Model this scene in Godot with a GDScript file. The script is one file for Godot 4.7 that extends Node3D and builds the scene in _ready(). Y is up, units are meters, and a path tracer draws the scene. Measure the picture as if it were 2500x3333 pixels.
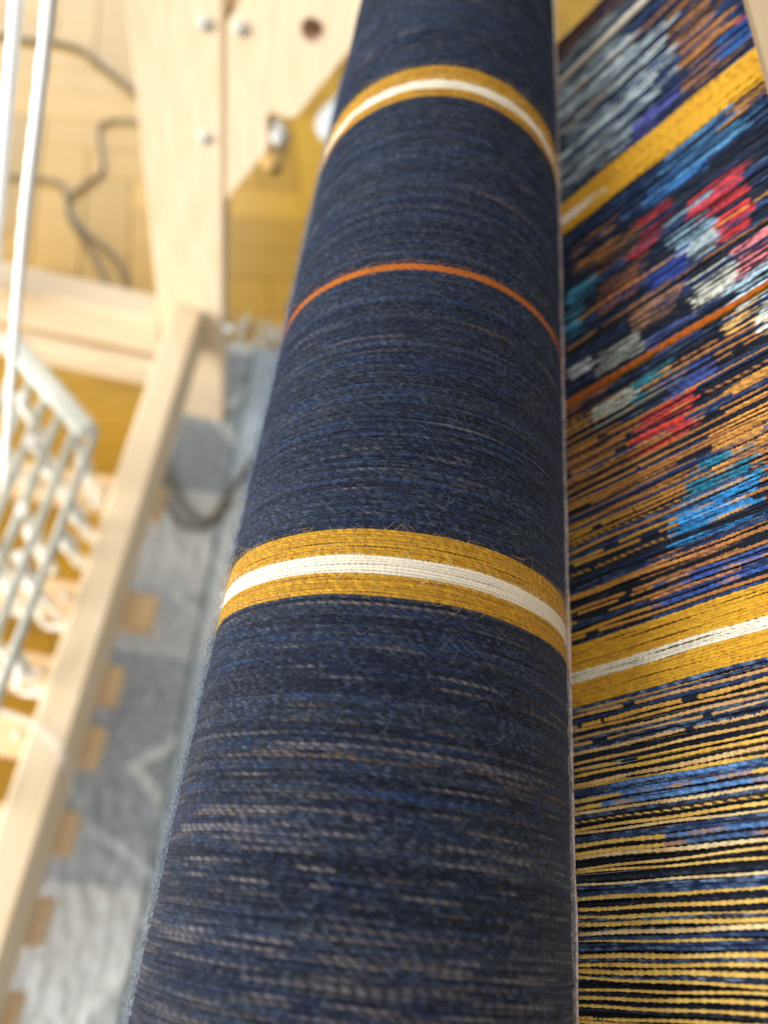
extends Node3D
# A wound warp beam on a floor loom, seen close from above. World: x along the loom's depth, y up, z along the beam; origin on the beam's axis.

const R := 0.045                 # radius of the winding
const PITCH := 0.00072           # spacing of the threads along the beam
const SHEET_PITCH := 0.00074     # and in the stretched sheet, where they lie closer
const FLOOR_Y := -0.80
const SHEET_T := Vector3(0.409, 0.91253, 0.0)    # along the threads of the sheet, away from the beam
const SHEET_N := Vector3(0.91253, -0.409, 0.0)   # from the axis towards the sheet

var rng := RandomNumberGenerator.new()
var fine := FastNoiseLite.new()
var broad := FastNoiseLite.new()
var taken := {}
var patches := []

# linear base colours of the yarns
var NAVY := Color(0.0105, 0.0170, 0.043)
var INK := Color(0.010, 0.013, 0.022)
var CHARCOAL := Color(0.022, 0.028, 0.040)
var BLUE := Color(0.015, 0.036, 0.118)
var STEEL := Color(0.060, 0.078, 0.112)
var GOLD := Color(0.55, 0.31, 0.024)
var BROWN := Color(0.36, 0.155, 0.05)
var AMBER := Color(0.56, 0.27, 0.06)
var STRAW := Color(0.79, 0.53, 0.14)
var CREAM := Color(0.72, 0.68, 0.565)
var ORANGE := Color(0.39, 0.098, 0.011)


class Buf:
	var v := PackedVector3Array()
	var n := PackedVector3Array()
	var c := PackedColorArray()
	var ix := PackedInt32Array()

	func mesh(m: Material) -> ArrayMesh:
		var a := []
		a.resize(Mesh.ARRAY_MAX)
		a[Mesh.ARRAY_VERTEX] = v
		a[Mesh.ARRAY_NORMAL] = n
		if c.size() == v.size():
			a[Mesh.ARRAY_COLOR] = c
		a[Mesh.ARRAY_INDEX] = ix
		var am := ArrayMesh.new()
		am.add_surface_from_arrays(Mesh.PRIMITIVE_TRIANGLES, a)
		am.surface_set_material(0, m)
		return am

	func tri(a: Vector3, b: Vector3, d: Vector3, inside: Vector3) -> void:   # flat, turned outwards from a point inside
		var nn := (b - a).cross(d - a).normalized()
		var k := v.size()
		if nn.dot((a + b + d) / 3.0 - inside) < 0.0:
			nn = -nn
			v.append_array(PackedVector3Array([a, b, d]))
		else:
			v.append_array(PackedVector3Array([a, d, b]))
		n.append_array(PackedVector3Array([nn, nn, nn]))
		ix.append_array(PackedInt32Array([k, k + 1, k + 2]))

	func quad(a: Vector3, b: Vector3, d: Vector3, e: Vector3, inside: Vector3) -> void:
		tri(a, b, d, inside)
		tri(a, d, e, inside)

	func box(size: Vector3, ch: float, at := Transform3D()) -> void:   # a box with chamfered edges
		var h := size / 2.0
		var s := [-1.0, 1.0]
		var o := at.origin
		for k in 3:
			var k1 := (k + 1) % 3
			var k2 := (k + 2) % 3
			for a in s:
				var q := []
				for b in [[-1.0, -1.0], [1.0, -1.0], [1.0, 1.0], [-1.0, 1.0]]:
					var p := Vector3()
					p[k] = a * h[k]
					p[k1] = b[0] * (h[k1] - ch)
					p[k2] = b[1] * (h[k2] - ch)
					q.append(at * p)
				quad(q[0], q[1], q[2], q[3], o)
				for b in s:      # the edge between face k and face k1
					var e := []
					for w in [[0, -1.0], [0, 1.0], [1, 1.0], [1, -1.0]]:
						var p := Vector3()
						p[k] = a * (h[k] - (ch if w[0] == 1 else 0.0))
						p[k1] = b * (h[k1] - (ch if w[0] == 0 else 0.0))
						p[k2] = w[1] * (h[k2] - ch)
						e.append(at * p)
					quad(e[0], e[1], e[2], e[3], o)
		for a in s:
			for b in s:
				for d in s:
					var t := []
					for k in 3:
						var p := Vector3(a * (h.x - ch), b * (h.y - ch), d * (h.z - ch))
						p[k] = [a, b, d][k] * h[k]
						t.append(at * p)
					tri(t[0], t[1], t[2], o)

	func tube(pts: Array, r: float, sides := 8, col := Color.WHITE, rad := []) -> void:
		var k0 := v.size()
		var side := Vector3(0.31, 0.83, 0.46)
		for i in pts.size():
			var t: Vector3 = (pts[mini(i + 1, pts.size() - 1)] - pts[maxi(i - 1, 0)]).normalized()
			var u := (side - t * side.dot(t)).normalized()
			side = u
			var w := t.cross(u)
			var rr: float = rad[i] if rad.size() else r
			for j in sides:
				var ph := TAU * j / sides
				var d := u * cos(ph) + w * sin(ph)
				v.append(pts[i] + d * rr)
				n.append(d)
				c.append(col)
		for i in pts.size() - 1:
			for j in sides:
				var a := k0 + i * sides + j
				var b := k0 + i * sides + (j + 1) % sides
				ix.append_array(PackedInt32Array([a, a + sides, b, b, a + sides, b + sides]))
		for end in [0, pts.size() - 1]:
			var t: Vector3 = (pts[end] - pts[1 if end == 0 else end - 1]).normalized()
			var m := v.size()
			v.append(pts[end])
			n.append(t)
			c.append(col)
			for j in sides:
				v.append(v[k0 + end * sides + j])
				n.append(t)
				c.append(col)
			for j in sides:
				var p := m + 1 + j
				var q := m + 1 + (j + 1) % sides
				ix.append_array(PackedInt32Array([m, p, q] if end == 0 else [m, q, p]))

	func disc(at: Vector3, axis: Vector3, r: float, length: float, sides := 20, dome := 0.0) -> void:   # a short bolt head or dowel, along axis
		var pts := [at, at + axis * (length - dome)]
		var rad := [r, r]
		if dome > 0.0:
			for k in 4:
				var f := (k + 1) / 4.0
				pts.append(at + axis * (length - dome + dome * sin(f * PI / 2)))
				rad.append(maxf(r * cos(f * PI / 2), r * 0.05))
		tube(pts, r, sides, Color.WHITE, rad)


# ---------- naming ----------
func numbered(called: String) -> String:
	var k: int = taken.get(called, 0)
	taken[called] = k + 1
	return called if k == 0 else "%s_%03d" % [called, k]

func thing(called: String, label: String, category: String, at := Vector3.ZERO, group := "") -> Node3D:
	var o := Node3D.new()
	o.name = numbered(called)
	add_child(o)
	o.position = at
	return tag(o, label, category, group)

func tag(o: Node3D, label: String, category: String, group := "") -> Node3D:
	o.set_meta("label", label)
	o.set_meta("category", category)
	if group:
		o.set_meta("group", group)
	return o

func part(called: String, m: Mesh, parent: Node, material: Material = null) -> MeshInstance3D:
	var o := MeshInstance3D.new()
	o.name = called if parent != self else numbered(called)
	o.mesh = m
	if material:
		o.material_override = material
	parent.add_child(o, true)
	return o


# ---------- materials ----------
func noise_tex(freq: float, low: Color, high: Color, size := 512, kind := FastNoiseLite.TYPE_SIMPLEX_SMOOTH, octaves := 4, sd := 1) -> NoiseTexture2D:
	var n := FastNoiseLite.new()
	n.noise_type = kind
	n.frequency = freq
	n.fractal_octaves = octaves
	n.seed = sd
	var t := NoiseTexture2D.new()
	t.width = size
	t.height = size
	t.seamless = true
	t.noise = n
	var g := Gradient.new()
	g.set_color(0, low)
	g.set_color(1, high)
	t.color_ramp = g
	return t

func wood(low: Color, high: Color, scale: Vector3, rough := 0.55, world := true, sd := 1) -> StandardMaterial3D:
	var m := StandardMaterial3D.new()
	m.albedo_texture = noise_tex(0.012, low.linear_to_srgb(), high.linear_to_srgb(), 512, FastNoiseLite.TYPE_SIMPLEX_SMOOTH, 5, sd)
	m.uv1_triplanar = true
	m.uv1_world_triplanar = world
	m.uv1_scale = scale
	m.roughness = rough
	m.metallic_specular = 0.35
	return m

func plain(c: Color, rough := 0.8, metal := 0.0) -> StandardMaterial3D:
	var m := StandardMaterial3D.new()
	m.albedo_color = c.linear_to_srgb()
	m.roughness = rough
	m.metallic = metal
	return m

func yarn_material() -> StandardMaterial3D:
	var m := StandardMaterial3D.new()
	m.vertex_color_use_as_albedo = true
	m.roughness = 0.92
	m.metallic_specular = 0.25
	m.rim_enabled = true
	m.rim = 0.16
	m.rim_tint = 0.35
	return m


# ---------- yarn ----------
# One two-ply yarn: a ring of `count` points at each place, the cross-section a peanut that turns with the twist.
func ring(b: Buf, p: Vector3, nrm: Vector3, bin: Vector3, r: float, psi: float, from: float, step: float, count: int, ca: Color, cb: Color) -> void:
	for j in count:
		var ph := from + step * j
		var w := 2.0 * (ph - psi)
		var rr := r * (1.0 + 0.32 * cos(w))
		var dr := -0.64 * r * sin(w)
		var cp := cos(ph)
		var sp := sin(ph)
		b.v.append(p + nrm * (rr * cp) + bin * (rr * sp))
		b.n.append((nrm * (dr * sp + rr * cp) + bin * (rr * sp - dr * cp)).normalized())
		b.c.append(ca if cos(ph - psi) > 0.0 else cb)

func skin(b: Buf, k0: int, rings: int, count: int, closed: bool) -> void:
	var strips := count if closed else count - 1
	for i in rings - 1:
		var o := k0 + i * count
		for j in strips:
			var a := o + j
			var d := o + (j + 1) % count
			b.ix.append(a)
			b.ix.append(a + count)
			b.ix.append(d)
			b.ix.append(d)
			b.ix.append(a + count)
			b.ix.append(d + count)

func mixc(a: Color, b: Color, f: float) -> Color:
	return a.lerp(b, clampf(f, 0.0, 1.0))

func speck(c: Color, amount: float) -> Color:
	var k := 1.0 + amount * (rng.randf() * 2.0 - 1.0)
	return Color(c.r * k, c.g * k, c.b * k)

# colour of the wound navy yarn number i at angle th
func wound_navy(i: int, s: float, th: float, tone: float) -> Color:
	var a := th * R
	var g := broad.get_noise_2d(a * 30.0, s * 80.0)
	var c := mixc(NAVY, CHARCOAL, 0.42 + 0.8 * g + tone)
	var d := fine.get_noise_2d(a * 60.0 + 9.0, i * 3.1 + 77.0)
	c = mixc(c, BLUE, (d - 0.05) * 0.75 + 0.30 * tone)
	var f := fine.get_noise_2d(a * 420.0, i * 7.3)
	if f > 0.10:
		c = mixc(c, STEEL, (f - 0.10) * (0.95 + 0.5 * clampf((0.06 - s) / 0.08, 0.0, 1.0)))
	else:
		c = mixc(c, INK, (0.10 - f) * 0.75)
	var k := 0.76 * (1.0 + 0.78 * tone)
	return Color(c.r * k, c.g * k, c.b * k)

func wind_thread(b: Buf, i: int, s: float, kind: String, dense: bool) -> void:
	var r := PITCH * 0.555 * rng.randf_range(0.92, 1.1)
	var rad := R - r * 1.2 + rng.randf_range(-0.00014, 0.00016) + 0.00012 * fine.get_noise_2d(s * 300.0, 3.0)
	var z := -s + rng.randf_range(-0.00010, 0.00010)
	var phase := rng.randf() * TAU
	var twist := TAU / rng.randf_range(0.0022, 0.0028)
	var tone := rng.randf_range(-0.5, 0.5)
	var share := clampf((0.10 - s) / 0.12, 0.0, 1.0)
	var pale := rng.randf() < 0.10 + 0.62 * share      # yarn spun with one pale ply here and there
	var azure := not pale and rng.randf() < 0.18
	var rate := rng.randf_range(22.0, 80.0)
	var gate := rng.randf_range(-0.05, 0.35) - 0.18 * share
	var plied := Color(0.175, 0.158, 0.165) * rng.randf_range(0.35, 1.1) if rng.randf() < 0.88 else Color(0.14, 0.098, 0.075)
	var stepv := (0.00050 if s < 0.13 else 0.0008) if dense else 0.0013
	var th := -2.5
	var k0 := b.v.size()
	var rings := 0
	var wob := rng.randf() * 10.0
	while th < 1.99:
		var ca: Color
		var cb: Color
		if kind == "navy":
			var a := th * R
			ca = speck(wound_navy(i, s, th, tone), 0.16)
			cb = speck(wound_navy(i + 1700, s, th, tone), 0.16)
			ca = Color(ca.r * 1.28, ca.g * 1.28, ca.b * 1.25)
			cb = Color(cb.r * 0.72, cb.g * 0.72, cb.b * 0.74)
			if pale or azure:
				var st := fine.get_noise_2d(a * rate + 50.0, i * 23.1 + 400.0) + 0.35 * broad.get_noise_2d(a * 25.0 + 7.0, s * 60.0) + 0.12 * fine.get_noise_2d(a * 260.0, i * 5.0)
				if st > gate:
					var k := minf((st - gate) * rng.randf_range(0.9, 2.0), 0.85)
					ca = mixc(ca, plied if pale else Color(0.020, 0.052, 0.155), k)
					cb = mixc(cb, plied if pale else Color(0.020, 0.052, 0.155), k * 0.22)
		elif kind == "gold":
			var f := fine.get_noise_2d(th * R * 300.0, i * 9.0)
			ca = speck(mixc(GOLD * 0.92, Color(0.34, 0.15, 0.02), 0.30 + 0.9 * f), 0.15)
			cb = speck(mixc(GOLD * 0.72, Color(0.30, 0.13, 0.02), 0.25 - 0.9 * f), 0.15)
		elif kind == "white":
			ca = speck(CREAM, 0.04)
			cb = speck(CREAM, 0.06)
		else:
			ca = speck(ORANGE, 0.14)
			cb = speck(mixc(ORANGE, GOLD, 0.15), 0.14)
		if kind != "navy":
			ca = Color(ca.r * (1.0 + 0.16 * tone), ca.g * (1.0 + 0.22 * tone), ca.b * (1.0 + 0.22 * tone))
			cb = Color(cb.r * (0.94 + 0.16 * tone), cb.g * (0.94 + 0.22 * tone), cb.b * (0.94 + 0.22 * tone))
		var nrm := Vector3(sin(th), cos(th), 0.0)
		var zz := z + 0.00010 * sin(th * 9.0 + wob)
		ring(b, nrm * rad + Vector3(0, 0, zz), nrm, Vector3(0, 0, 1), r, phase + twist * th * R, -2.0, 0.8, 6, ca, cb)
		rings += 1
		th += (stepv if th > -1.75 and th < 1.45 else 0.0026) / R
	skin(b, k0, rings, 6, false)


# colour of the sheet's threads: dyed blocks laid over a base thread
func P(s: float, u: float, ds: float, du: float, c: Color, share: float) -> void:
	patches.append([s, u, ds, du, c, share])

func sheet_patches() -> void:
	var pale := Color(0.58, 0.70, 0.76)
	P(0.357, 0.050, 0.009, 0.060, BROWN * 0.45, 0.6)
	P(0.343, 0.037, 0.008, 0.026, pale * 0.55, 0.5)
	P(0.318, 0.035, 0.014, 0.034, pale, 0.5)
	P(0.296, 0.045, 0.013, 0.032, pale * 0.85, 0.5)
	P(0.277, 0.040, 0.011, 0.036, pale, 0.46)
	P(0.262, 0.036, 0.006, 0.026, pale * 0.8, 0.5)
	P(0.2605, 0.066, 0.0035, 0.011, Color(0.10, 0.11, 0.42), 0.7)
	P(0.252, 0.058, 0.003, 0.010, Color(0.08, 0.09, 0.36), 0.6)
	P(0.299, 0.086, 0.014, 0.010, Color(0.34, 0.15, 0.05), 0.6)
	P(0.276, 0.089, 0.010, 0.011, Color(0.42, 0.18, 0.05), 0.6)
	P(0.261, 0.090, 0.006, 0.012, Color(0.36, 0.16, 0.06), 0.55)
	P(0.266, 0.101, 0.006, 0.012, Color(0.03, 0.11, 0.34), 0.7)
	P(0.272, 0.106, 0.003, 0.007, Color(0.48, 0.05, 0.06), 0.6)
	P(0.229, 0.082, 0.009, 0.017, Color(0.09, 0.27, 0.50), 0.62)
	P(0.219, 0.070, 0.005, 0.013, Color(0.05, 0.18, 0.46), 0.55)
	P(0.233, 0.100, 0.006, 0.012, AMBER * 0.8, 0.6)
	P(0.200, 0.082, 0.008, 0.010, Color(0.48, 0.045, 0.055), 0.7)
	P(0.187, 0.085, 0.006, 0.008, Color(0.52, 0.04, 0.04), 0.65)
	P(0.207, 0.060, 0.006, 0.008, Color(0.42, 0.035, 0.05), 0.65)
	P(0.199, 0.056, 0.004, 0.007, Color(0.36, 0.03, 0.04), 0.5)
	P(0.196, 0.073, 0.008, 0.008, Color(0.25, 0.42, 0.55), 0.72)
	P(0.184, 0.074, 0.005, 0.008, Color(0.40, 0.50, 0.56), 0.7)
	P(0.168, 0.077, 0.006, 0.009, Color(0.55, 0.56, 0.50), 0.65)
	P(0.170, 0.090, 0.007, 0.007, Color(0.60, 0.18, 0.20), 0.7)
	P(0.158, 0.089, 0.006, 0.009, Color(0.38, 0.55, 0.66), 0.75)
	P(0.200, 0.030, 0.004, 0.008, Color(0.05, 0.32, 0.48), 0.75)
	P(0.187, 0.024, 0.006, 0.007, Color(0.06, 0.34, 0.50), 0.72)
	P(0.217, 0.036, 0.008, 0.010, BROWN, 0.55)
	P(0.205, 0.045, 0.010, 0.012, BROWN * 0.8, 0.45)
	P(0.188, 0.047, 0.007, 0.010, Color(0.36, 0.14, 0.06), 0.5)
	P(0.180, 0.063, 0.007, 0.008, Color(0.03, 0.06, 0.30), 0.7)
	P(0.162, 0.044, 0.007, 0.010, Color(0.32, 0.35, 0.32), 0.66)
	P(0.167, 0.028, 0.003, 0.006, Color(0.55, 0.60, 0.64), 0.8)
	P(0.172, 0.058, 0.006, 0.009, Color(0.30, 0.16, 0.10), 0.6)
	P(0.157, 0.062, 0.005, 0.008, Color(0.07, 0.09, 0.28), 0.6)
	P(0.144, 0.041, 0.006, 0.009, Color(0.42, 0.45, 0.38), 0.75)
	P(0.144, 0.054, 0.005, 0.008, Color(0.03, 0.20, 0.27), 0.7)
	P(0.149, 0.083, 0.004, 0.006, Color(0.60, 0.38, 0.14), 0.75)
	P(0.146, 0.092, 0.005, 0.006, Color(0.60, 0.66, 0.62), 0.75)
	P(0.138, 0.066, 0.005, 0.009, Color(0.05, 0.08, 0.30), 0.6)
	P(0.128, 0.056, 0.007, 0.011, Color(0.60, 0.055, 0.04), 0.78)
	P(0.106, 0.070, 0.005, 0.011, Color(0.025, 0.22, 0.36), 0.7)
	P(0.096, 0.067, 0.006, 0.012, Color(0.03, 0.24, 0.56), 0.62)
	P(0.113, 0.078, 0.007, 0.008, AMBER, 0.6)
	P(0.119, 0.088, 0.012, 0.012, AMBER, 0.5)
	P(0.152, 0.030, 0.005, 0.014, Color(0.36, 0.14, 0.06), 0.45)
	P(0.128, 0.032, 0.010, 0.016, BROWN, 0.5)
	P(0.116, 0.044, 0.010, 0.020, Color(0.40, 0.18, 0.05), 0.5)
	P(0.085, 0.058, 0.008, 0.014, Color(0.36, 0.15, 0.06), 0.55)
	P(0.035, 0.052, 0.003, 0.026, Color(0.09, 0.20, 0.44), 0.6)
	P(0.024, 0.060, 0.002, 0.020, Color(0.08, 0.18, 0.40), 0.4)
	P(0.079, 0.070, 0.004, 0.020, Color(0.03, 0.07, 0.26), 0.7)

func sheet_thread(b: Buf, i: int, s: float, kind: String, dense: bool) -> void:
	var r := SHEET_PITCH * (0.56 * rng.randf_range(0.92, 1.08) if band(s) != "navy" else 0.54 * rng.randf_range(0.66, 1.20))
	var off := R + 0.0006 + rng.randf_range(-0.0003, 0.0003) + (0.0009 if kind in ["dark", "black"] else 0.0)
	var z := -s + rng.randf_range(-0.00028, 0.00028) * (1.0 if band(s) == "navy" else 0.4)
	var phase := rng.randf() * TAU
	var twist := TAU / (rng.randf_range(0.0033, 0.0040) if kind in ["warm", "gold", "white", "orange"] else rng.randf_range(0.0024, 0.0030))
	var mine := []
	for p in patches:
		if kind in ["dark", "black", "blue", "warm", "marl"] and absf(s - p[0]) < p[2] * rng.randf_range(0.8, 1.15) and rng.randf() < p[5]:
			mine.append([p[1] - p[3] * rng.randf_range(0.6, 1.15), p[1] + p[3] * rng.randf_range(0.6, 1.15), speck(p[4] * 1.2, 0.30)])
	var base := NAVY
	var other := NAVY
	match kind:
		"dark":
			base = mixc(INK, NAVY, rng.randf())
			other = mixc(base, STEEL, rng.randf_range(0.0, 0.8) * (1.0 if s < 0.06 else 0.45))
		"black":
			base = INK
			other = mixc(INK, NAVY, rng.randf())
		"blue":
			base = mixc(NAVY, BLUE, rng.randf_range(0.3, 1.0))
			other = mixc(base, Color(0.20, 0.32, 0.52), rng.randf_range(0.1, 1.0) * (0.9 if s < 0.06 else 0.35))
		"gold": base = speck(GOLD, 0.08)
		"warm", "marl":
			base = AMBER
			other = mixc(INK, NAVY, rng.randf())
		"white": base = CREAM
		"orange": base = ORANGE
	var fan := 0.055 * (s - 0.148)        # the threads spread a little towards the roll
	var drift := rng.randfn(0.0, 0.006 if band(s) == "navy" else 0.002)
	var tail: float = rng.randf_range(0.03, 0.075)
	var step := 0.00060 if dense else 0.0012
	var sides := 8 if dense else 6
	var u := -0.002
	var k0 := b.v.size()
	var rings := 0
	var nrm := -SHEET_N
	var bow := rng.randf() * 6.0
	var low := clampf((0.066 - s) / 0.045, 0.0, 1.0)
	var hue := rng.randf_range(-0.25, 0.25)
	while u < 0.26:
		var ca := base
		var cb := base
		match kind:
			"warm", "marl":     # dyed in stretches: golden, then brown, here and there dark
				var w := broad.get_noise_2d(u * 60.0, i * 11.0)
				var bright := mixc(mixc(GOLD, AMBER, 0.4 + hue), BROWN, (u - 0.022) * 24.0 * (1.0 - low) + hue)
				ca = mixc(bright, mixc(STRAW, Color(0.78, 0.68, 0.46), hue * 3.2 - 0.1), low * (0.85 + 0.5 * w))
				if w < -0.40 - 0.6 * low:
					ca = other
				cb = ca if kind == "warm" else other
			"white":
				if s > 0.2:     # here the gold crosses over the white
					ca = CREAM if u < 0.018 + tail * 0.35 else GOLD
				cb = ca
			"gold":
				ca = mixc(GOLD * 1.15, Color(0.48, 0.235, 0.02), 0.18 + 0.7 * fine.get_noise_2d(u * 260.0, i * 9.0))
				cb = mixc(ca, Color(0.44, 0.21, 0.02), 0.3)
			"dark", "black", "blue":
				var f := fine.get_noise_2d(u * 210.0, i * 13.0)
				ca = mixc(base, other, 0.40 + 1.2 * f)
				cb = mixc(base, other, 0.10 + 0.6 * f)
		for p in mine:
			if u > p[0] and u < p[1]:
				var f := fine.get_noise_2d(u * 75.0, i * 17.0 + 60.0)
				ca = mixc(p[2], base, 0.10 + 0.85 * f)
				cb = mixc(p[2] * 0.6, base, 0.28 + 0.9 * f)
		var amount := 0.08 if kind in ["gold", "white", "orange"] else 0.16
		var pos := SHEET_N * (off + 0.00018 * sin(u * 160.0 + bow)) + SHEET_T * u + Vector3(0, 0, z - fan * (1.0 - minf(u, 0.12) / 0.085) + drift * (minf(u, 0.12) - 0.05) + 0.00010 * sin(u * 210.0 + bow * 2.0))
		var thick := r * (1.0 + 0.26 * fine.get_noise_2d(u * 330.0, i * 5.0 + 900.0))
		ring(b, pos, nrm, Vector3(0, 0, 1), thick, phase + twist * u, 0.0, TAU / sides, sides, speck(ca, amount), speck(cb, amount))
		rings += 1
		u += step if u < 0.116 else 0.004      # coarser where it runs on out of the close view
	skin(b, k0, rings, sides, true)


# which yarn lies at s
func band(s: float) -> String:
	if s > 0.0575 and s < 0.0737:
		return "white" if s > 0.0628 and s < 0.0674 else "gold"
	if s > 0.2352 and s < 0.2519:
		return "white" if s > 0.2395 and s < 0.2444 else "gold"
	if s > 0.1544 and s < 0.1568:
		return "orange"
	return "navy"


func fibre_mesh(sd: int, length: float, lift: float, m: Material) -> ArrayMesh:   # a loose curled fibre lying along x, rising to y
	var g := RandomNumberGenerator.new()
	g.seed = sd
	var b := Buf.new()
	var pts := []
	var rad := []
	var bend := g.randf_range(-0.5, 0.5)
	var curl := g.randf_range(0.2, 0.6)
	for k in 9:
		var f := k / 8.0
		pts.append(Vector3((f - 0.5) * length, lift * sin(f * PI) + 0.0001, bend * length * (f - 0.5) * (f - 0.5) + curl * length * 0.25 * sin(f * 7.0 + sd)))
		rad.append(0.000024 * (1.0 - 0.5 * absf(f - 0.5)))
	b.tube(pts, 0.00002, 3, Color.WHITE, rad)
	return b.mesh(m)


func smooth_path(pts: Array, per := 6) -> Array:
	var out := []
	for i in pts.size() - 1:
		var p0: Vector3 = pts[maxi(i - 1, 0)]
		var p1: Vector3 = pts[i]
		var p2: Vector3 = pts[i + 1]
		var p3: Vector3 = pts[mini(i + 2, pts.size() - 1)]
		for k in per:
			out.append(p1.cubic_interpolate(p2, p0, p3, float(k) / per))
	out.append(pts[-1])
	return out


func _ready() -> void:
	rng.seed = 20240
	fine.seed = 5
	fine.frequency = 1.0
	fine.noise_type = FastNoiseLite.TYPE_SIMPLEX_SMOOTH
	fine.fractal_type = FastNoiseLite.FRACTAL_NONE
	broad.seed = 9
	broad.frequency = 1.0
	broad.noise_type = FastNoiseLite.TYPE_SIMPLEX_SMOOTH
	broad.fractal_octaves = 2

	# ---------- camera ----------
	var cam := Camera3D.new()
	cam.name = "camera"
	add_child(cam)
	cam.transform = Transform3D(Basis(Vector3(0.97534, 0.19489, -0.10359), Vector3(-0.18457, 0.46284, -0.86702), Vector3(-0.12103, 0.86475, 0.48739)).orthonormalized(), Vector3(-0.03151, 0.18132, 0.0))
	cam.keep_aspect = Camera3D.KEEP_HEIGHT
	var lens := CameraAttributesPhysical.new()
	lens.frustum_focal_length = 12.0 / tan(deg_to_rad(70.672 / 2.0))
	lens.frustum_focus_distance = 0.163
	lens.frustum_near = 0.01
	lens.frustum_far = 60.0
	lens.exposure_aperture = lens.frustum_focal_length / 3.5
	cam.attributes = lens
	cam.fov = 70.672
	cam.near = 0.01
	cam.far = 60.0
	cam.current = true

	# ---------- light ----------
	var we := WorldEnvironment.new()
	we.name = "environment"
	var env := Environment.new()
	env.background_mode = Environment.BG_COLOR
	env.background_color = Color(0.48, 0.46, 0.43).linear_to_srgb()
	env.tonemap_mode = Environment.TONE_MAPPER_LINEAR
	env.tonemap_exposure = 1.0
	env.sdfgi_enabled = true
	env.ssao_enabled = true
	env.ssil_enabled = true
	we.environment = env
	add_child(we)
	area_light("room_light", Vector3(-0.5, 1.9, 0.5), Vector3(-0.1, -0.2, -0.25), Vector3(1.4, 1.2, 0), Color(1.0, 0.95, 0.88), 2.2)
	area_light("side_window_light", Vector3(-1.65, 0.0, 0.5), Vector3(-0.15, -0.3, -0.4), Vector3(1.7, 1.7, 0), Color(1.0, 0.99, 0.965), 7.8)
	area_light("far_window_light", Vector3(-1.5, 0.5, -3.1), Vector3(-0.4, -0.7, -1.0), Vector3(1.6, 1.7, 0), Color(0.92, 0.96, 1.0), 5.2)

	floor_and_rug()
	loom()
	warp()
	small_things()


func area_light(called: String, at: Vector3, to: Vector3, size: Vector3, c: Color, energy: float) -> void:
	var l := AreaLight3D.new()
	l.name = called
	add_child(l)
	l.look_at_from_position(at, to, Vector3.UP)
	l.area_size = Vector2(size.x, size.y)
	l.light_color = c.linear_to_srgb()
	l.light_energy = energy
	l.area_range = 12.0
	l.area_attenuation = 2.0
	l.shadow_enabled = true


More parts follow.
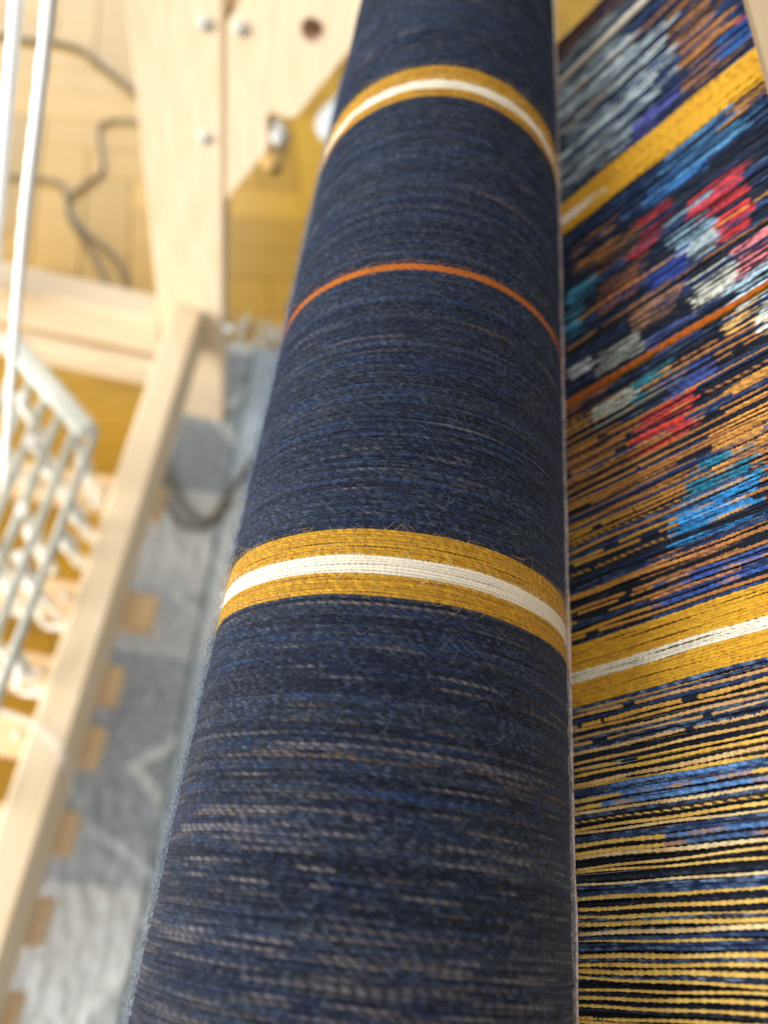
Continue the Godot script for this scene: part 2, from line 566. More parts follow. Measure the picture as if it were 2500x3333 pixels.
# ---------- the setting ----------
func floor_and_rug() -> void:
	var base := Buf.new()
	base.box(Vector3(4.4, 0.05, 5.6), 0.001)
	var fl := part("floor", base.mesh(plain(Color(0.10, 0.05, 0.012), 0.8)), self)
	fl.position = Vector3(-0.3, FLOOR_Y - 0.012 - 0.025, -1.1)
	fl.set_meta("kind", "structure")
	var tones := []
	for k in 5:
		var f: float = [0.74, 1.0, 1.16, 0.88, 1.06][k]
		tones.append(wood(Color(0.42, 0.225, 0.013) * f, Color(0.55, 0.325, 0.030) * f, Vector3(3.0, 24.0, 24.0), 0.33, false, 11 + k))
		tones[-1].metallic_specular = 0.45
	var pl := 0.32
	var pw := 0.08
	var pb := Buf.new()
	pb.box(Vector3(pl - 0.0012, 0.012, pw - 0.0012), 0.0008)
	var pm := pb.mesh(null)
	var g := RandomNumberGenerator.new()
	g.seed = 77
	var turn := deg_to_rad(14.0)
	var across := Basis(Vector3.UP, turn)
	# herringbone: steps of (pw, pw) along the zigzag, pairs laid at right angles
	for a in range(-45, 46):
		for b in range(-12, 13):
			for q in 2:
				var o := Vector3(a * pw + b * pl, 0, a * pw - b * pl)
				var c := o + (Vector3(pl / 2, 0, pw / 2) if q == 0 else Vector3(pw / 2, 0, pw + pl / 2))
				var w := across * c + Vector3(-0.35, 0, -1.1)
				if w.x < -1.35 or w.x > 1.15 or w.z < -2.5 or w.z > 0.35:
					continue
				var o3 := part("plank", pm, fl, tones[g.randi() % 5])
				o3.position = Vector3(w.x, FLOOR_Y - 0.006 + g.randf_range(-0.0003, 0.0003), w.z) - fl.position
				o3.rotation.y = turn + (0.0 if q == 0 else PI / 2)

	# the rug, woven in bands of blue grey
	var rug := thing("rug", "blue grey woven rug with pale zigzag lines and a lighter border beneath the loom", "rug", Vector3(0.12, FLOOR_Y, -0.02))
	var W := 384
	var H := 1024
	var im := Image.create(W, H, false, Image.FORMAT_RGB8)
	var z0 := -0.82
	var z1 := 0.78
	var x0 := -0.265
	var x1 := 0.505
	var n2 := FastNoiseLite.new()
	n2.seed = 3
	n2.frequency = 0.06
	for y in H:
		for x in W:
			var wx := x0 + (x1 - x0) * (x + 0.5) / W
			var wz := z0 + (z1 - z0) * (y + 0.5) / H
			im.set_pixel(x, y, rug_colour(wx, wz, n2.get_noise_2d(x * 1.5, y * 1.5)).linear_to_srgb())
	var rm := StandardMaterial3D.new()
	rm.albedo_texture = ImageTexture.create_from_image(im)
	rm.roughness = 0.95
	rm.metallic_specular = 0.2
	rm.rim_enabled = true
	rm.rim = 0.25
	rm.normal_enabled = true
	var nt := noise_tex(0.18, Color.BLACK, Color.WHITE, 256)
	nt.as_normal_map = true
	nt.bump_strength = 1.6
	rm.normal_texture = nt
	var st := SurfaceTool.new()
	st.begin(Mesh.PRIMITIVE_TRIANGLES)
	var pm2 := PlaneMesh.new()
	pm2.size = Vector2(x1 - x0, z1 - z0)
	st.append_from(pm2, 0, Transform3D(Basis(), Vector3(0, 0.006, 0)))
	var field := part("field", st.commit(), rug, rm)
	field.position = Vector3(0, 0, 0)
	var rb := Buf.new()
	rb.box(Vector3(x1 - x0 + 0.002, 0.0055, z1 - z0 + 0.002), 0.001, Transform3D(Basis(), Vector3(0, 0.00275, 0)))
	part("backing", rb.mesh(plain(Color(0.30, 0.36, 0.42), 0.95)), rug)
	var fm := plain(Color(0.66, 0.68, 0.64), 0.9)
	for k in 36:
		var fb := Buf.new()
		var fx := x0 + 0.006 + k * 0.0215 + rng.randf_range(-0.004, 0.004)
		for q in 4:
			var a := Vector3(fx - 0.12 + rng.randf_range(-0.002, 0.002), 0.004 + 0.002 * (q % 2), z0 + 0.02 + 0.004)
			var len := rng.randf_range(0.045, 0.075)
			var sway := rng.randf_range(-0.030, 0.030)
			fb.tube(smooth_path([a + Vector3((q - 1.5) * 0.004, 0, 0), a + Vector3(sway * 0.3, 0.004, -len * 0.4), a + Vector3(sway, 0.001, -len)], 4), 0.0016, 5)
		part("tassel", fb.mesh(fm), rug)
	rug.rotation.y = 0.0


func rug_colour(x: float, z: float, n: float) -> Color:
	var edge := -0.134 + 0.040 * (z + 0.52)      # where the border begins
	edge += 0.0
	var dark := Color(0.235, 0.268, 0.302)
	var mid := Color(0.305, 0.340, 0.370)
	var lightc := Color(0.46, 0.485, 0.49)
	var c := mid
	var wob := 0.012 * n
	if z < -0.80:
		c = Color(0.56, 0.58, 0.56)
	elif z < -0.72:
		c = mid.lerp(dark, 0.55)
	elif z < -0.645:
		c = mid
	elif z < -0.524 + wob:
		c = dark
	elif z < -0.335 + wob:
		c = lightc.lerp(mid, clampf((z + 0.40) / 0.06, 0.0, 0.8))
	elif z < -0.272:
		c = lightc.lerp(mid, 0.45)
	elif z < -0.05:
		c = dark.lerp(mid, 0.25 + n)
	elif z < 0.003:
		c = mid
	elif z < 0.30:
		c = lightc
	else:
		c = mid.lerp(lightc, 0.5 + 0.5 * sin(z * 20.0))
	if x > edge:
		var e := x - edge
		c = Color(0.34, 0.40, 0.46) if z < -0.55 or (z > -0.276 and z < 0.003) else Color(0.46, 0.505, 0.525)
		if e < 0.0:
			c = dark
		if e > 0.12:
			c = mid.lerp(lightc, 0.5 + 0.5 * sin(z * 30.0))
	elif x > edge - 0.007:
		c = Color(0.15, 0.19, 0.20)
	else:
		# pale zigzags that start from the border
		for p in [[-0.72, -0.665, -0.62, 0.045], [-0.375, -0.362, -0.33, 0.05], [-0.165, -0.131, -0.088, 0.050], [0.06, 0.129, 0.17, 0.05], [0.33, 0.40, 0.47, 0.05]]:
			var top: float = p[0]
			var apex: float = p[1]
			var bot: float = p[2]
			if z > top - 0.01 and z < bot + 0.01:
				var reach: float = p[3] * (clampf((z - top) / (apex - top), 0.0, 1.0) if z < apex else clampf((bot - z) / (bot - apex), 0.0, 1.0))
				var d := absf((edge - x) - reach)
				if d < 0.0105:
					c = c.lerp(Color(0.56, 0.59, 0.59), 0.6)
				elif edge - x < reach:
					c = c.lerp(Color(0.20, 0.24, 0.24), 0.45)
	return c * (1.0 + 0.10 * n)


# ---------- the loom ----------
func loom() -> void:
	var along_x := wood(Color(0.70, 0.545, 0.355), Color(0.85, 0.715, 0.525), Vector3(1.6, 22, 22), 0.5, true, 3)
	var along_y := wood(Color(0.70, 0.545, 0.355), Color(0.85, 0.715, 0.525), Vector3(22, 1.6, 22), 0.5, true, 4)
	var along_z := wood(Color(0.70, 0.545, 0.355), Color(0.85, 0.715, 0.525), Vector3(22, 22, 1.6), 0.5, true, 5)
	var steel := plain(Color(0.86, 0.89, 0.88), 0.3, 0.25)
	var frame := thing("loom_frame", "pale wooden loom frame with upright post, slanting brace, rails and bright bolts", "loom frame", Vector3(-0.21, FLOOR_Y, -0.68))
	var o := frame.position
	var b := Buf.new()
	b.box(Vector3(0.085, 1.15, 0.036), 0.003, Transform3D(Basis(), Vector3(-0.211, -0.225 + 0.0031, -0.675) - o))
	part("post", b.mesh(along_y), frame)
	# the brace: a slanting board with a notch in its lower edge and a bored hole
	var brace := CSGPolygon3D.new()
	brace.name = "brace"
	brace.polygon = PackedVector2Array([Vector2(-0.1665, -0.372), Vector2(-0.124, -0.298), Vector2(-0.1285, -0.268), Vector2(-0.124, -0.259), Vector2(-0.110, -0.262), Vector2(-0.100, -0.258), Vector2(-0.058, -0.183), Vector2(0.10, 0.099), Vector2(0.02, 0.13), Vector2(-0.1665, -0.190)])
	brace.depth = 0.034
	brace.material = along_y
	brace.position = Vector3(0, 0, -0.657) - o
	frame.add_child(brace)
	var bore := CSGCylinder3D.new()
	bore.name = "bore"
	bore.operation = CSGShape3D.OPERATION_SUBTRACTION
	bore.radius = 0.0105
	bore.height = 0.05
	bore.sides = 24
	bore.material = plain(Color(0.66, 0.50, 0.38), 0.8)
	bore.rotation.x = PI / 2
	bore.position = Vector3(-0.093, -0.177, 0.0)
	brace.add_child(bore)
	b = Buf.new()
	b.disc(Vector3(-0.118, -0.312, -0.70) - o, Vector3(-0.03, -0.10, 1.0).normalized(), 0.0115, 0.05, 20, 0.006)
	part("dowel", b.mesh(wood(Color(0.60, 0.40, 0.14), Color(0.68, 0.46, 0.18), Vector3(30, 30, 3), 0.5, true, 8)), frame)
	b = Buf.new()
	b.box(Vector3(0.40, 0.074, 0.046), 0.003, Transform3D(Basis(), Vector3(-0.4545, -0.627, -0.680) - o))
	part("rail", b.mesh(along_x), frame)
	b = Buf.new()
	b.box(Vector3(0.40, 0.042, 0.024), 0.003, Transform3D(Basis(), Vector3(-0.4545, -0.719, -0.669) - o))
	part("rail", b.mesh(along_x), frame)
	b = Buf.new()
	b.box(Vector3(0.036, 0.075, 0.95), 0.003, Transform3D(Basis(), Vector3(-0.2145, -0.5875, -0.1805) - o))
	part("crossbeam", b.mesh(along_z), frame)
	var slant := Basis(Vector3(0, 0, 1), -0.266)
	b = Buf.new()
	b.box(Vector3(0.08, 0.64, 0.03), 0.003, Transform3D(slant, Vector3(-0.413, -0.27, -0.60) - o))
	part("side_brace", b.mesh(wood(Color(0.50, 0.32, 0.15), Color(0.66, 0.46, 0.26), Vector3(22, 1.6, 22), 0.5, true, 6)), frame)
	for p in [Vector3(-0.185, -0.194, -0.657), Vector3(-0.154, -0.190, -0.657), Vector3(-0.187, -0.303, -0.657)]:
		b = Buf.new()
		b.disc(p - o - Vector3(0, 0, 0.001), Vector3(0, 0, 1), 0.0072, 0.007, 20, 0.004)
		part("bolt", b.mesh(steel), frame)
	b = Buf.new()
	b.disc(Vector3(-0.1695, -0.584, -0.664) - o, Vector3(1, 0, 0), 0.0075, 0.012, 20, 0.005)
	part("bolt", b.mesh(steel), frame)
	b = Buf.new()
	b.disc(Vector3(-0.119, -0.287, -0.675) - o, Vector3(0.25, 0.1, 1).normalized(), 0.0085, 0.024, 20, 0.007)
	part("bolt", b.mesh(steel), frame)

	# treadles under the crossbeam, their ends towards the weaver
	var tread := wood(Color(0.66, 0.465, 0.265), Color(0.76, 0.575, 0.36), Vector3(1.6, 22, 22), 0.5, true, 13)
	var ends := [[-0.435, "farthest pale treadle, its end just short of the post"], [-0.294, "second treadle from the post, longer end on the pale rug band"], [-0.208, "third treadle from the post, end on the dark rug band"], [-0.143, "fourth treadle from the post, beside the pale zigzag in the rug"], [-0.060, "fifth treadle from the post, orange tinted end past the zigzag"], [0.015, "sixth treadle from the post, end at the start of the pale rug"], [0.091, "nearest treadle, cut by the lower left corner of the photo"]]
	for k in ends.size():
		var z: float = ends[k][0]
		var t := thing("treadle", ends[k][1], "treadle", Vector3(-0.42, -0.66, z + 0.021), "treadles under the crossbeam")
		b = Buf.new()
		var right: float = [-0.190, -0.164, -0.179, -0.180, -0.182, -0.184, -0.186][k]
		b.box(Vector3(0.60 + right + 0.19, 0.032, 0.040), 0.003, Transform3D(Basis(), Vector3(-0.491 + (right + 0.19) / 2.0, -0.642, z + 0.021) - t.position))
		part("bar", b.mesh(tread), t)
		b = Buf.new()
		b.disc(Vector3(-0.262, -0.6262, z + 0.021) - t.position, Vector3(0, 1, 0), 0.005, 0.004, 16, 0.002)
		part("screw_eye", b.mesh(steel), t)
	# lamms: thin bars along the beam, stepping up to the left, with cords down to the treadles
	var grey := wood(Color(0.62, 0.63, 0.56), Color(0.70, 0.71, 0.64), Vector3(30, 30, 3), 0.6, true, 7)
	var slats := thing("slatted_frame", "grey slatted frame with a slanting end bar above the treadles at the left", "slatted frame", Vector3(-0.26, -0.43, -0.15))
	var so := slats.position
	b = Buf.new()
	var ea := Vector3(-0.2315, -0.419, -0.362)
	var eb := Vector3(-0.335, -0.419, -0.452)
	var ed := (eb - ea).normalized()
	b.box(Vector3(ea.distance_to(eb), 0.016, 0.020), 0.004, Transform3D(Basis(ed, Vector3.UP, ed.cross(Vector3.UP)), (ea + eb) / 2.0 - so))
	part("end_bar", b.mesh(grey), slats)
	for k in 6:
		var bx := -0.2290 - 0.0180 * k
		var zf := -0.362 - 0.0155 * k
		b = Buf.new()
		b.box(Vector3(0.0048, 0.014, 0.112 - zf), 0.002, Transform3D(Basis(), Vector3(bx, -0.4265, (0.10 + zf - 0.012) / 2.0) - so))
		part("slat", b.mesh(grey), slats)
	var white := plain(Color(0.88, 0.88, 0.82), 0.7)
	var cords := [
		[Vector3(-0.245, -0.430, -0.360), Vector3(-0.264, -0.624, -0.394), "white tie-up cord at the far end of the lowest slat"],
		[Vector3(-0.231, -0.430, -0.295), Vector3(-0.255, -0.624, -0.347), "white tie-up cord with a bright knot, left of the second treadle"],
		[Vector3(-0.229, -0.430, -0.266), Vector3(-0.257, -0.624, -0.313), "white tie-up cord ending beside the crossbeam at the second treadle"],
		[Vector3(-0.260, -0.410, -0.272), Vector3(-0.287, -0.624, -0.300), "white tie-up cord between the middle slats"],
		[Vector3(-0.252, -0.420, -0.232), Vector3(-0.262, -0.624, -0.238), "white tie-up cord in a wide loop at the third treadle"],
		[Vector3(-0.270, -0.395, -0.233), Vector3(-0.303, -0.624, -0.247), "white tie-up cord farther left on the third treadle"],
		[Vector3(-0.232, -0.430, -0.157), Vector3(-0.263, -0.624, -0.165), "white tie-up cord in a wide loop at the fourth treadle"],
		[Vector3(-0.282, -0.375, -0.359), Vector3(-0.312, -0.624, -0.410), "white tie-up cord farther left on the farthest treadle"],
		[Vector3(-0.240, -0.430, -0.06), Vector3(-0.266, -0.624, -0.045), "white tie-up cord in a wide loop at the fifth treadle"],
		[Vector3(-0.290, -0.36, -0.31), Vector3(-0.340, -0.624, -0.40), "white tie-up cord at the left edge behind the hanging cord"],
		[Vector3(-0.268, -0.395, -0.33), Vector3(-0.290, -0.624, -0.385), "white tie-up cord from the third slat to the farthest treadle"],
		[Vector3(-0.262, -0.395, -0.19), Vector3(-0.300, -0.624, -0.18), "white tie-up cord left of the fourth treadle's wide loop"],
	]
	for q in cords:
		var top: Vector3 = q[0]
		var bot: Vector3 = q[1]
		var t := thing("tie_up_cord", q[2], "cord", bot, "tie-up cords between slats and treadles")
		var knot := top.lerp(bot, 0.35)
		b = Buf.new()
		var w := 0.012 if "wide" in q[2] else 0.005
		b.tube(smooth_path([top - bot, (knot - bot).lerp(top - bot, 0.5) + Vector3(0.002, 0, 0.001), knot - bot], 4), 0.0048, 8)
		part("strand", b.mesh(white), t)
		b = Buf.new()
		b.tube(smooth_path([knot - bot, (knot - bot) * 0.5 + Vector3(-w * 0.6, 0, 0), Vector3(-w, 0.002, 0), Vector3(0, -0.001 + 0.001, 0.001), Vector3(w, 0.002, 0), (knot - bot) * 0.5 + Vector3(w * 0.6, 0, 0), knot - bot], 5), 0.0038, 8)
		part("loop", b.mesh(white), t)
		b = Buf.new()
		b.disc(knot - bot + Vector3(0, 0.006, 0), Vector3(0.05, -1, 0.05).normalized(), 0.0080, 0.016, 12, 0.006)
		part("knot", b.mesh(white), t)
	# two long white cords hanging in front
	for q in [[[Vector3(-0.080, 0.30, -0.30), Vector3(-0.176, 0.0, -0.30), Vector3(-0.210, -0.107, -0.30), Vector3(-0.310, -0.42, -0.30)], "left one of the two white cords hanging at the left edge"], [[Vector3(-0.077, 0.30, -0.30), Vector3(-0.163, 0.003, -0.30), Vector3(-0.209, -0.148, -0.30), Vector3(-0.298, -0.463, -0.30)], "right one of the two white cords, crossing the rails"]]:
		b = Buf.new()
		var path := smooth_path(q[0], 24)
		var rad := []
		for k in path.size():
			rad.append(0.0028 + 0.00025 * sin(k * 2.1))
		b.tube(path, 0.003, 10, Color.WHITE, rad)
		tag(part("hanging_cord", b.mesh(plain(Color(0.93, 0.95, 0.94), 0.6)), self), q[1], "cord", "white cords hanging beside the loom")


# ---------- the wound warp ----------
func warp() -> void:
	var ym := yarn_material()
	var roll := thing("warp_roll", "thick roll of navy warp yarn with gold, white and orange stripes", "warp roll", Vector3.ZERO)
	# core and the paper wound in with the yarn, seen where the winding ends
	var b := Buf.new()
	b.tube([Vector3(0, 0, 0.25), Vector3(0, 0, -0.60)], 0.030, 40)
	part("wooden_core", b.mesh(wood(Color(0.55, 0.40, 0.26), Color(0.70, 0.54, 0.38), Vector3(20, 20, 2), 0.5, true, 9)), roll)
	var paper := plain(Color(0.66, 0.55, 0.50), 0.75)
	b = Buf.new()
	b.tube([Vector3(0, 0, 0.20), Vector3(0, 0, -0.43)], 0.0429, 72)
	part("paper_layer", b.mesh(plain(Color(0.22, 0.21, 0.22), 0.8)), roll)
	b = Buf.new()
	b.tube([Vector3(0, 0, 0.085), Vector3(0, 0, -0.3615)], 0.0436, 96)
	part("under_layer", b.mesh(plain(NAVY, 0.95)), roll)
	# the threads, band by band
	var run := ""
	var buf := Buf.new()
	var count := int(round((0.362 + 0.075) / PITCH))
	for i in count + 1:
		var s := -0.075 + i * PITCH
		var kind := band(s) if i < count else "end"
		if kind != run:
			if run != "":
				var called: String = {"navy": "navy_yarn", "gold": "gold_stripe", "white": "white_stripe", "orange": "orange_stripe"}[run]
				var m := part(called, buf.mesh(ym), roll)
				m.set_meta("kind", "stuff")
			buf = Buf.new()
			run = kind
		if i < count:
			wind_thread(buf, i, s, kind, s < 0.19)
	# loose wool fibres
	var fm := yarn_material()
	fm.backlight_enabled = true
	fm.backlight = Color(0.5, 0.5, 0.5)
	var variants := []
	for k in 6:
		variants.append(fibre_mesh(40 + k, [0.0022, 0.003, 0.0038, 0.0026, 0.0055, 0.0034][k], [0.0004, 0.0006, 0.0009, 0.0003, 0.0019, 0.0005][k], fm))
	for k in 6:
		var mm := MultiMesh.new()
		mm.transform_format = MultiMesh.TRANSFORM_3D
		mm.use_colors = true
		mm.mesh = variants[k]
		var n := 4200
		mm.instance_count = n
		for q in n:
			var s := rng.randf_range(-0.06, 0.30)
			var th := rng.randf_range(-1.75, 1.35)
			var rim := q % 7 == 0
			if rim:
				th = rng.randf_range(-1.60, -1.44)
			var nrm := Vector3(sin(th), cos(th), 0)
			var tan := Vector3(cos(th), -sin(th), 0)
			var basis := Basis(tan, nrm, Vector3(0, 0, 1)) * Basis(Vector3.UP, rng.randfn(0.0, 0.55)) * Basis(Vector3(1, 0, 0), rng.randfn(0.0, 0.5))
			mm.set_instance_transform(q, Transform3D(basis.scaled(Vector3.ONE * rng.randf_range(0.6, 1.3) * (0.8 if rim else 1.0)), nrm * (R + 0.00012) + Vector3(0, 0, -s)))
			var near := band(s) if not rim else "rim"
			var col := Color(0.040, 0.056, 0.095)
			if near == "gold":
				col = Color(0.60, 0.38, 0.08)
			elif near == "white":
				col = Color(0.8, 0.76, 0.68)
			elif near == "rim":
				col = Color(0.16, 0.25, 0.38) if rng.randf() < 0.7 else Color(0.35, 0.42, 0.48)
			elif near == "orange":
				col = Color(0.55, 0.18, 0.04)
			else:
				var t := rng.randf()
				col = Color(0.15, 0.18, 0.23) if t < 0.15 and th < 0.7 else (Color(0.03, 0.07, 0.2) if t < 0.5 else (Color(0.02, 0.025, 0.04) if t < 0.65 else col))
			mm.set_instance_color(q, col)
		var mi := MultiMeshInstance3D.new()
		mi.name = "loose_fibres"
		mi.multimesh = mm
		mi.set_meta("kind", "stuff")
		roll.add_child(mi, true)

	# the paper's free edge, caught between roll and sheet
	b = Buf.new()
	var pb := Basis(SHEET_T, -SHEET_N, Vector3(0, 0, 1))
	var secs := []
	for k in 91:
		var z := 0.22 - 0.70 * k / 90.0
		var e := 0.0226 + 0.00035 * broad.get_noise_2d(k * 0.31, 4.0) + 0.00012 * fine.get_noise_2d(k * 1.7, 8.0)
		var q := R - 0.0015 + 0.00035 * broad.get_noise_2d(k * 0.23, 40.0)
		var sec := []
		for w in [[-0.006, -0.00035], [e, -0.00035], [e, 0.00035], [-0.006, 0.00035]]:
			sec.append(SHEET_N * (q + w[1]) + SHEET_T * w[0] + Vector3(0, 0, z))
		secs.append(sec)
	for k in 90:
		var mid: Vector3 = (secs[k][0] + secs[k][2] + secs[k + 1][0] + secs[k + 1][2]) / 4.0
		for w in 4:
			b.quad(secs[k][w], secs[k][(w + 1) % 4], secs[k + 1][(w + 1) % 4], secs[k + 1][w], mid)
	tag(part("paper_strip", b.mesh(paper), self), "long beige paper edge between the navy roll and the coloured threads", "paper strip")

	# the sheet of threads running off the roll
	sheet_patches()
	var sheet := thing("warp_sheet", "sheet of stretched warp threads in navy, gold, brown, blue and red beside the roll", "warp sheet", SHEET_N * R)
	var shift := -sheet.position
	var rest := Buf.new()
	var cnt := int(round((0.366 + 0.06) / SHEET_PITCH))
	var previous := "dark"
	for i in cnt:
		var s := -0.06 + i * SHEET_PITCH
		var kind := band(s)
		if kind == "white" and s < 0.1 and (s < 0.0630 or s > 0.0658):
			kind = "gold"
		if kind == "navy":
			var warm := 0.90 if s < 0.05 else (0.52 if s < 0.115 else (0.28 if s < 0.15 else (0.05 if s < 0.22 else 0.015)))
			var t := rng.randf()
			if s < 0.16 and previous in ["warm", "marl"]:
				t = warm + (1.0 - warm) * t      # gold and dark alternate here
			if s > 0.0 and s < 0.1 and absf(fmod(s, 0.0105) - 0.005) < 0.0008:
				t = 0.99                 # a few blue yarns side by side
			kind = "warm" if t < warm * (0.97 if s < 0.05 else 0.86) else ("marl" if t < warm else ("black" if t < warm + (1.0 - warm) * 0.35 else ("blue" if t > 1.0 - (1.0 - warm) * 0.3 else "dark")))
			previous = kind
		if s < 300 * SHEET_PITCH - 0.035 and s >= -0.035:
			var one := Buf.new()
			sheet_thread(one, i, s, kind, s < 0.14)
			for k in one.v.size():
				one.v[k] += shift
			var called := "warp_thread"
			part(called, one.mesh(ym), sheet)
		else:
			sheet_thread(rest, i, s, kind, false)
	for k in rest.v.size():
		rest.v[k] += shift
	part("far_threads", rest.mesh(ym), sheet).set_meta("kind", "stuff")
	# the layer of threads under the sheet, which closes its gaps
	var under := Buf.new()
	for i in int(cnt / 1.0):
		var s := -0.06 + (i + 0.5) * SHEET_PITCH
		var c := speck(mixc(INK, NAVY, rng.randf()), 0.3) if band(s) == "navy" else GOLD * 0.6
		var pts := []
		for k in 16:
			pts.append(SHEET_N * (R + 0.0024 + 0.0002 * sin(k * 1.7 + i)) + SHEET_T * (-0.002 + 0.262 * k / 15.0) + Vector3(0, 0, -s - 0.055 * (s - 0.148) * (1.0 - minf(-0.002 + 0.262 * k / 15.0, 0.12) / 0.085)) + shift)
		under.tube(pts, SHEET_PITCH * 0.52, 6, c)
	part("under_threads", under.mesh(ym), sheet).set_meta("kind", "stuff")
	# a single thick cream cord lying on the sheet near its far edge
	b = Buf.new()
	var cp := []
	var cr := []
	for k in 120:
		var u := 0.001 + 0.258 * k / 119.0
		cp.append(SHEET_N * (R - 0.0014) + SHEET_T * u + Vector3(0, 0, -(0.338 - 0.095 * u)))
		cr.append(0.0016 + 0.00012 * sin(k * 1.9))
	b.tube(cp, 0.001, 8, Color.WHITE, cr)
	tag(part("cream_cord", b.mesh(plain(Color(0.56, 0.51, 0.42), 0.85)), self), "single thick cream cord lying across the far end of the thread sheet", "cord")
	# lease stick across the sheet
	b = Buf.new()
	b.box(Vector3(0.030, 0.007, 0.62), 0.002, Transform3D(pb, SHEET_N * (R - 0.0040) + SHEET_T * (0.1045 + 0.015) + Vector3(0, 0, -0.15)))
	tag(part("lease_stick", b.mesh(wood(Color(0.25, 0.18, 0.10), Color(0.33, 0.245, 0.145), Vector3(30, 30, 2), 0.6, true, 12)), self), "flat tan wooden stick lying across the threads at the upper right", "stick")
	# stray fibres over the sheet
	for k in 3:
		var mm := MultiMesh.new()
		mm.transform_format = MultiMesh.TRANSFORM_3D
		mm.use_colors = true
		mm.mesh = variants[k]
		mm.instance_count = 900
		for q in 900:
			var s := rng.randf_range(-0.03, 0.20)
			var u := rng.randf_range(0.02, 0.11)
			var basis := Basis(SHEET_T, -SHEET_N, Vector3(0, 0, 1)) * Basis(Vector3.UP, rng.randfn(0.0, 0.7)) * Basis(Vector3(1, 0, 0), rng.randfn(0.0, 0.5))
			mm.set_instance_transform(q, Transform3D(basis, SHEET_N * (R - 0.0001) + SHEET_T * u + Vector3(0, 0, -s) + shift))
			mm.set_instance_color(q, Color(0.02, 0.025, 0.04) if rng.randf() < 0.6 else Color(0.16, 0.19, 0.26))
		var mi := MultiMeshInstance3D.new()
		mi.name = "loose_fibres"
		mi.multimesh = mm
		mi.set_meta("kind", "stuff")
		sheet.add_child(mi, true)


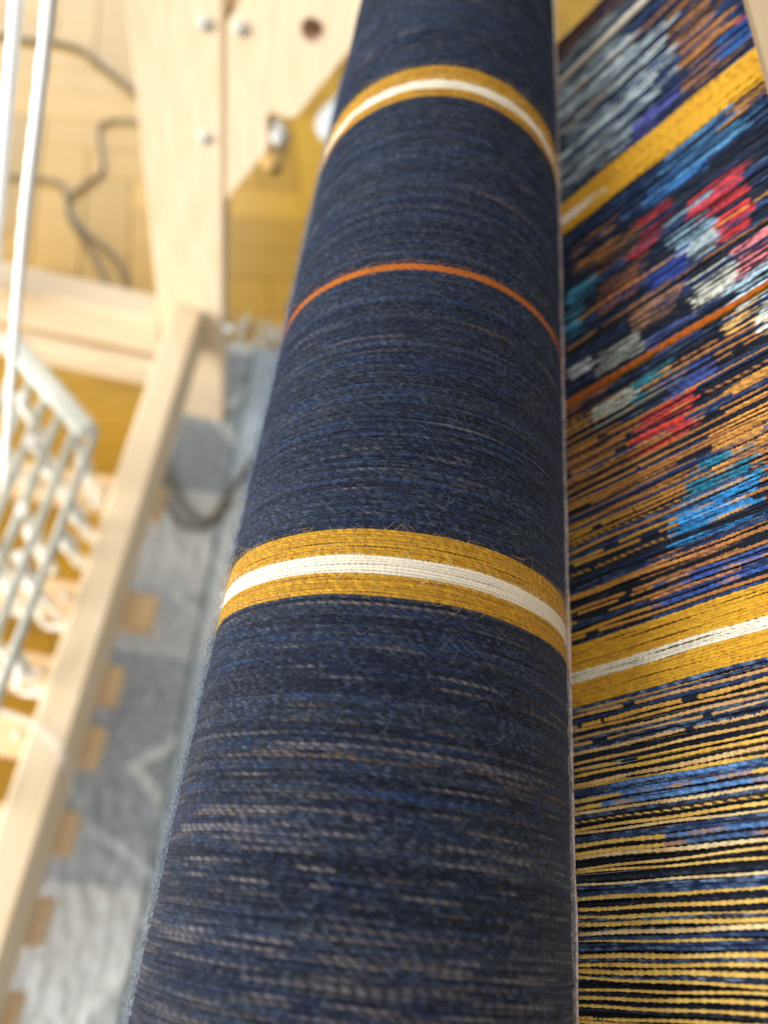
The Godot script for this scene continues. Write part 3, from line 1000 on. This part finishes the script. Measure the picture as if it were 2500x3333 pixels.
# ---------- cables and cloth on the floor ----------
func small_things() -> void:
	var black := plain(Color(0.12, 0.108, 0.085), 0.5)
	var y := FLOOR_Y + 0.005
	var runs := [
		["cable", "dark cable curving over the floor at the top left, behind the white cords", [Vector2(-0.95, -1.46), Vector2(-0.758, -1.484), Vector2(-0.704, -1.501), Vector2(-0.648, -1.502), Vector2(-0.591, -1.468), Vector2(-0.533, -1.427), Vector2(-0.44, -1.37), Vector2(-0.30, -1.40)], 0.0042, y],
		["cable", "thin dark cable with a sharp bend, left of the post", [Vector2(-0.36, -1.27), Vector2(-0.475, -1.318), Vector2(-0.536, -1.293), Vector2(-0.532, -1.250), Vector2(-0.501, -1.163), Vector2(-0.515, -1.118), Vector2(-0.531, -1.073), Vector2(-0.520, -1.026), Vector2(-0.482, -0.979), Vector2(-0.438, -0.923), Vector2(-0.40, -0.86)], 0.0030, y],
		["cable", "dark cable coming from the left and meeting the bent one", [Vector2(-0.80, -1.06), Vector2(-0.645, -1.089), Vector2(-0.600, -1.099), Vector2(-0.560, -1.101), Vector2(-0.540, -1.073), Vector2(-0.502, -1.010), Vector2(-0.432, -0.962), Vector2(-0.397, -0.921), Vector2(-0.37, -0.86)], 0.0030, y],
		["cable", "dark cable making a pointed loop on the rug below the post", [Vector2(-0.27, -0.62), Vector2(-0.250, -0.585), Vector2(-0.235, -0.554), Vector2(-0.209, -0.515), Vector2(-0.189, -0.491), Vector2(-0.169, -0.477), Vector2(-0.147, -0.484), Vector2(-0.134, -0.523), Vector2(-0.112, -0.587), Vector2(-0.088, -0.654), Vector2(-0.04, -0.74)], 0.0044, y + 0.006],
		["cable", "second loop of dark cable on the rug, nearer the treadles", [Vector2(-0.275, -0.60), Vector2(-0.252, -0.568), Vector2(-0.224, -0.503), Vector2(-0.192, -0.466), Vector2(-0.170, -0.462), Vector2(-0.150, -0.470), Vector2(-0.128, -0.515)], 0.0040, y + 0.0055],
	]
	for q in runs:
		var pts := []
		for p in q[2]:
			pts.append(Vector3(p.x, q[4], p.y))
		var b := Buf.new()
		b.tube(smooth_path(pts, 8), q[3], 10)
		tag(part(q[0], b.mesh(black), self), q[1], "cable", "dark cables on the floor")
	# a loop of clear plastic line
	var clear := StandardMaterial3D.new()
	clear.albedo_color = Color(0.93, 0.95, 0.95, 0.20)
	clear.transparency = BaseMaterial3D.TRANSPARENCY_ALPHA
	clear.roughness = 0.4
	var lb := Buf.new()
	lb.tube(smooth_path([Vector3(-0.275, -0.5600, -0.131), Vector3(-0.244, -0.5450, -0.125), Vector3(-0.214, -0.5455, -0.113), Vector3(-0.195, -0.5460, -0.095), Vector3(-0.194, -0.6300, -0.077), Vector3(-0.192, -0.7100, -0.056), Vector3(-0.173, -0.7750, -0.045), Vector3(-0.145, -0.7910, -0.034), Vector3(-0.114, -0.7910, -0.016)], 8), 0.0030, 8)
	tag(part("clear_line", lb.mesh(clear), self), "clear plastic line curving faintly over the crossbeam and rug at the lower left", "plastic line")
	# a crumpled white cloth on the floor beyond the loom
	var st := SurfaceTool.new()
	st.begin(Mesh.PRIMITIVE_TRIANGLES)
	st.set_smooth_group(0)
	var nz := FastNoiseLite.new()
	nz.seed = 21
	nz.frequency = 9.0
	var G := 28
	var pt := func(i: int, j: int) -> Vector3:
		var a := float(i) / G
		var r := float(j) / G
		var ang := a * TAU
		var rr := r * (0.085 + 0.02 * sin(ang * 3.0))
		var hgt := (1.0 - r * r) * 0.07 * (1.0 + 0.9 * nz.get_noise_2d(cos(ang) * r, sin(ang) * r)) + 0.001
		return Vector3(cos(ang) * rr, hgt, sin(ang) * rr * 1.6)
	for i in G:
		for j in G:
			var a: Vector3 = pt.call(i, j)
			var c1: Vector3 = pt.call(i + 1, j)
			var d: Vector3 = pt.call(i, j + 1)
			var e: Vector3 = pt.call(i + 1, j + 1)
			for v in [a, d, c1, c1, d, e]:
				st.add_vertex(v)
	st.generate_normals()
	var cl := part("cloth", st.commit(), self, plain(Color(0.70, 0.76, 0.78), 0.85))
	cl.position = Vector3(-0.045, FLOOR_Y, -1.52)
	tag(cl, "crumpled white cloth on the floor beyond the brace, beside the roll", "cloth")
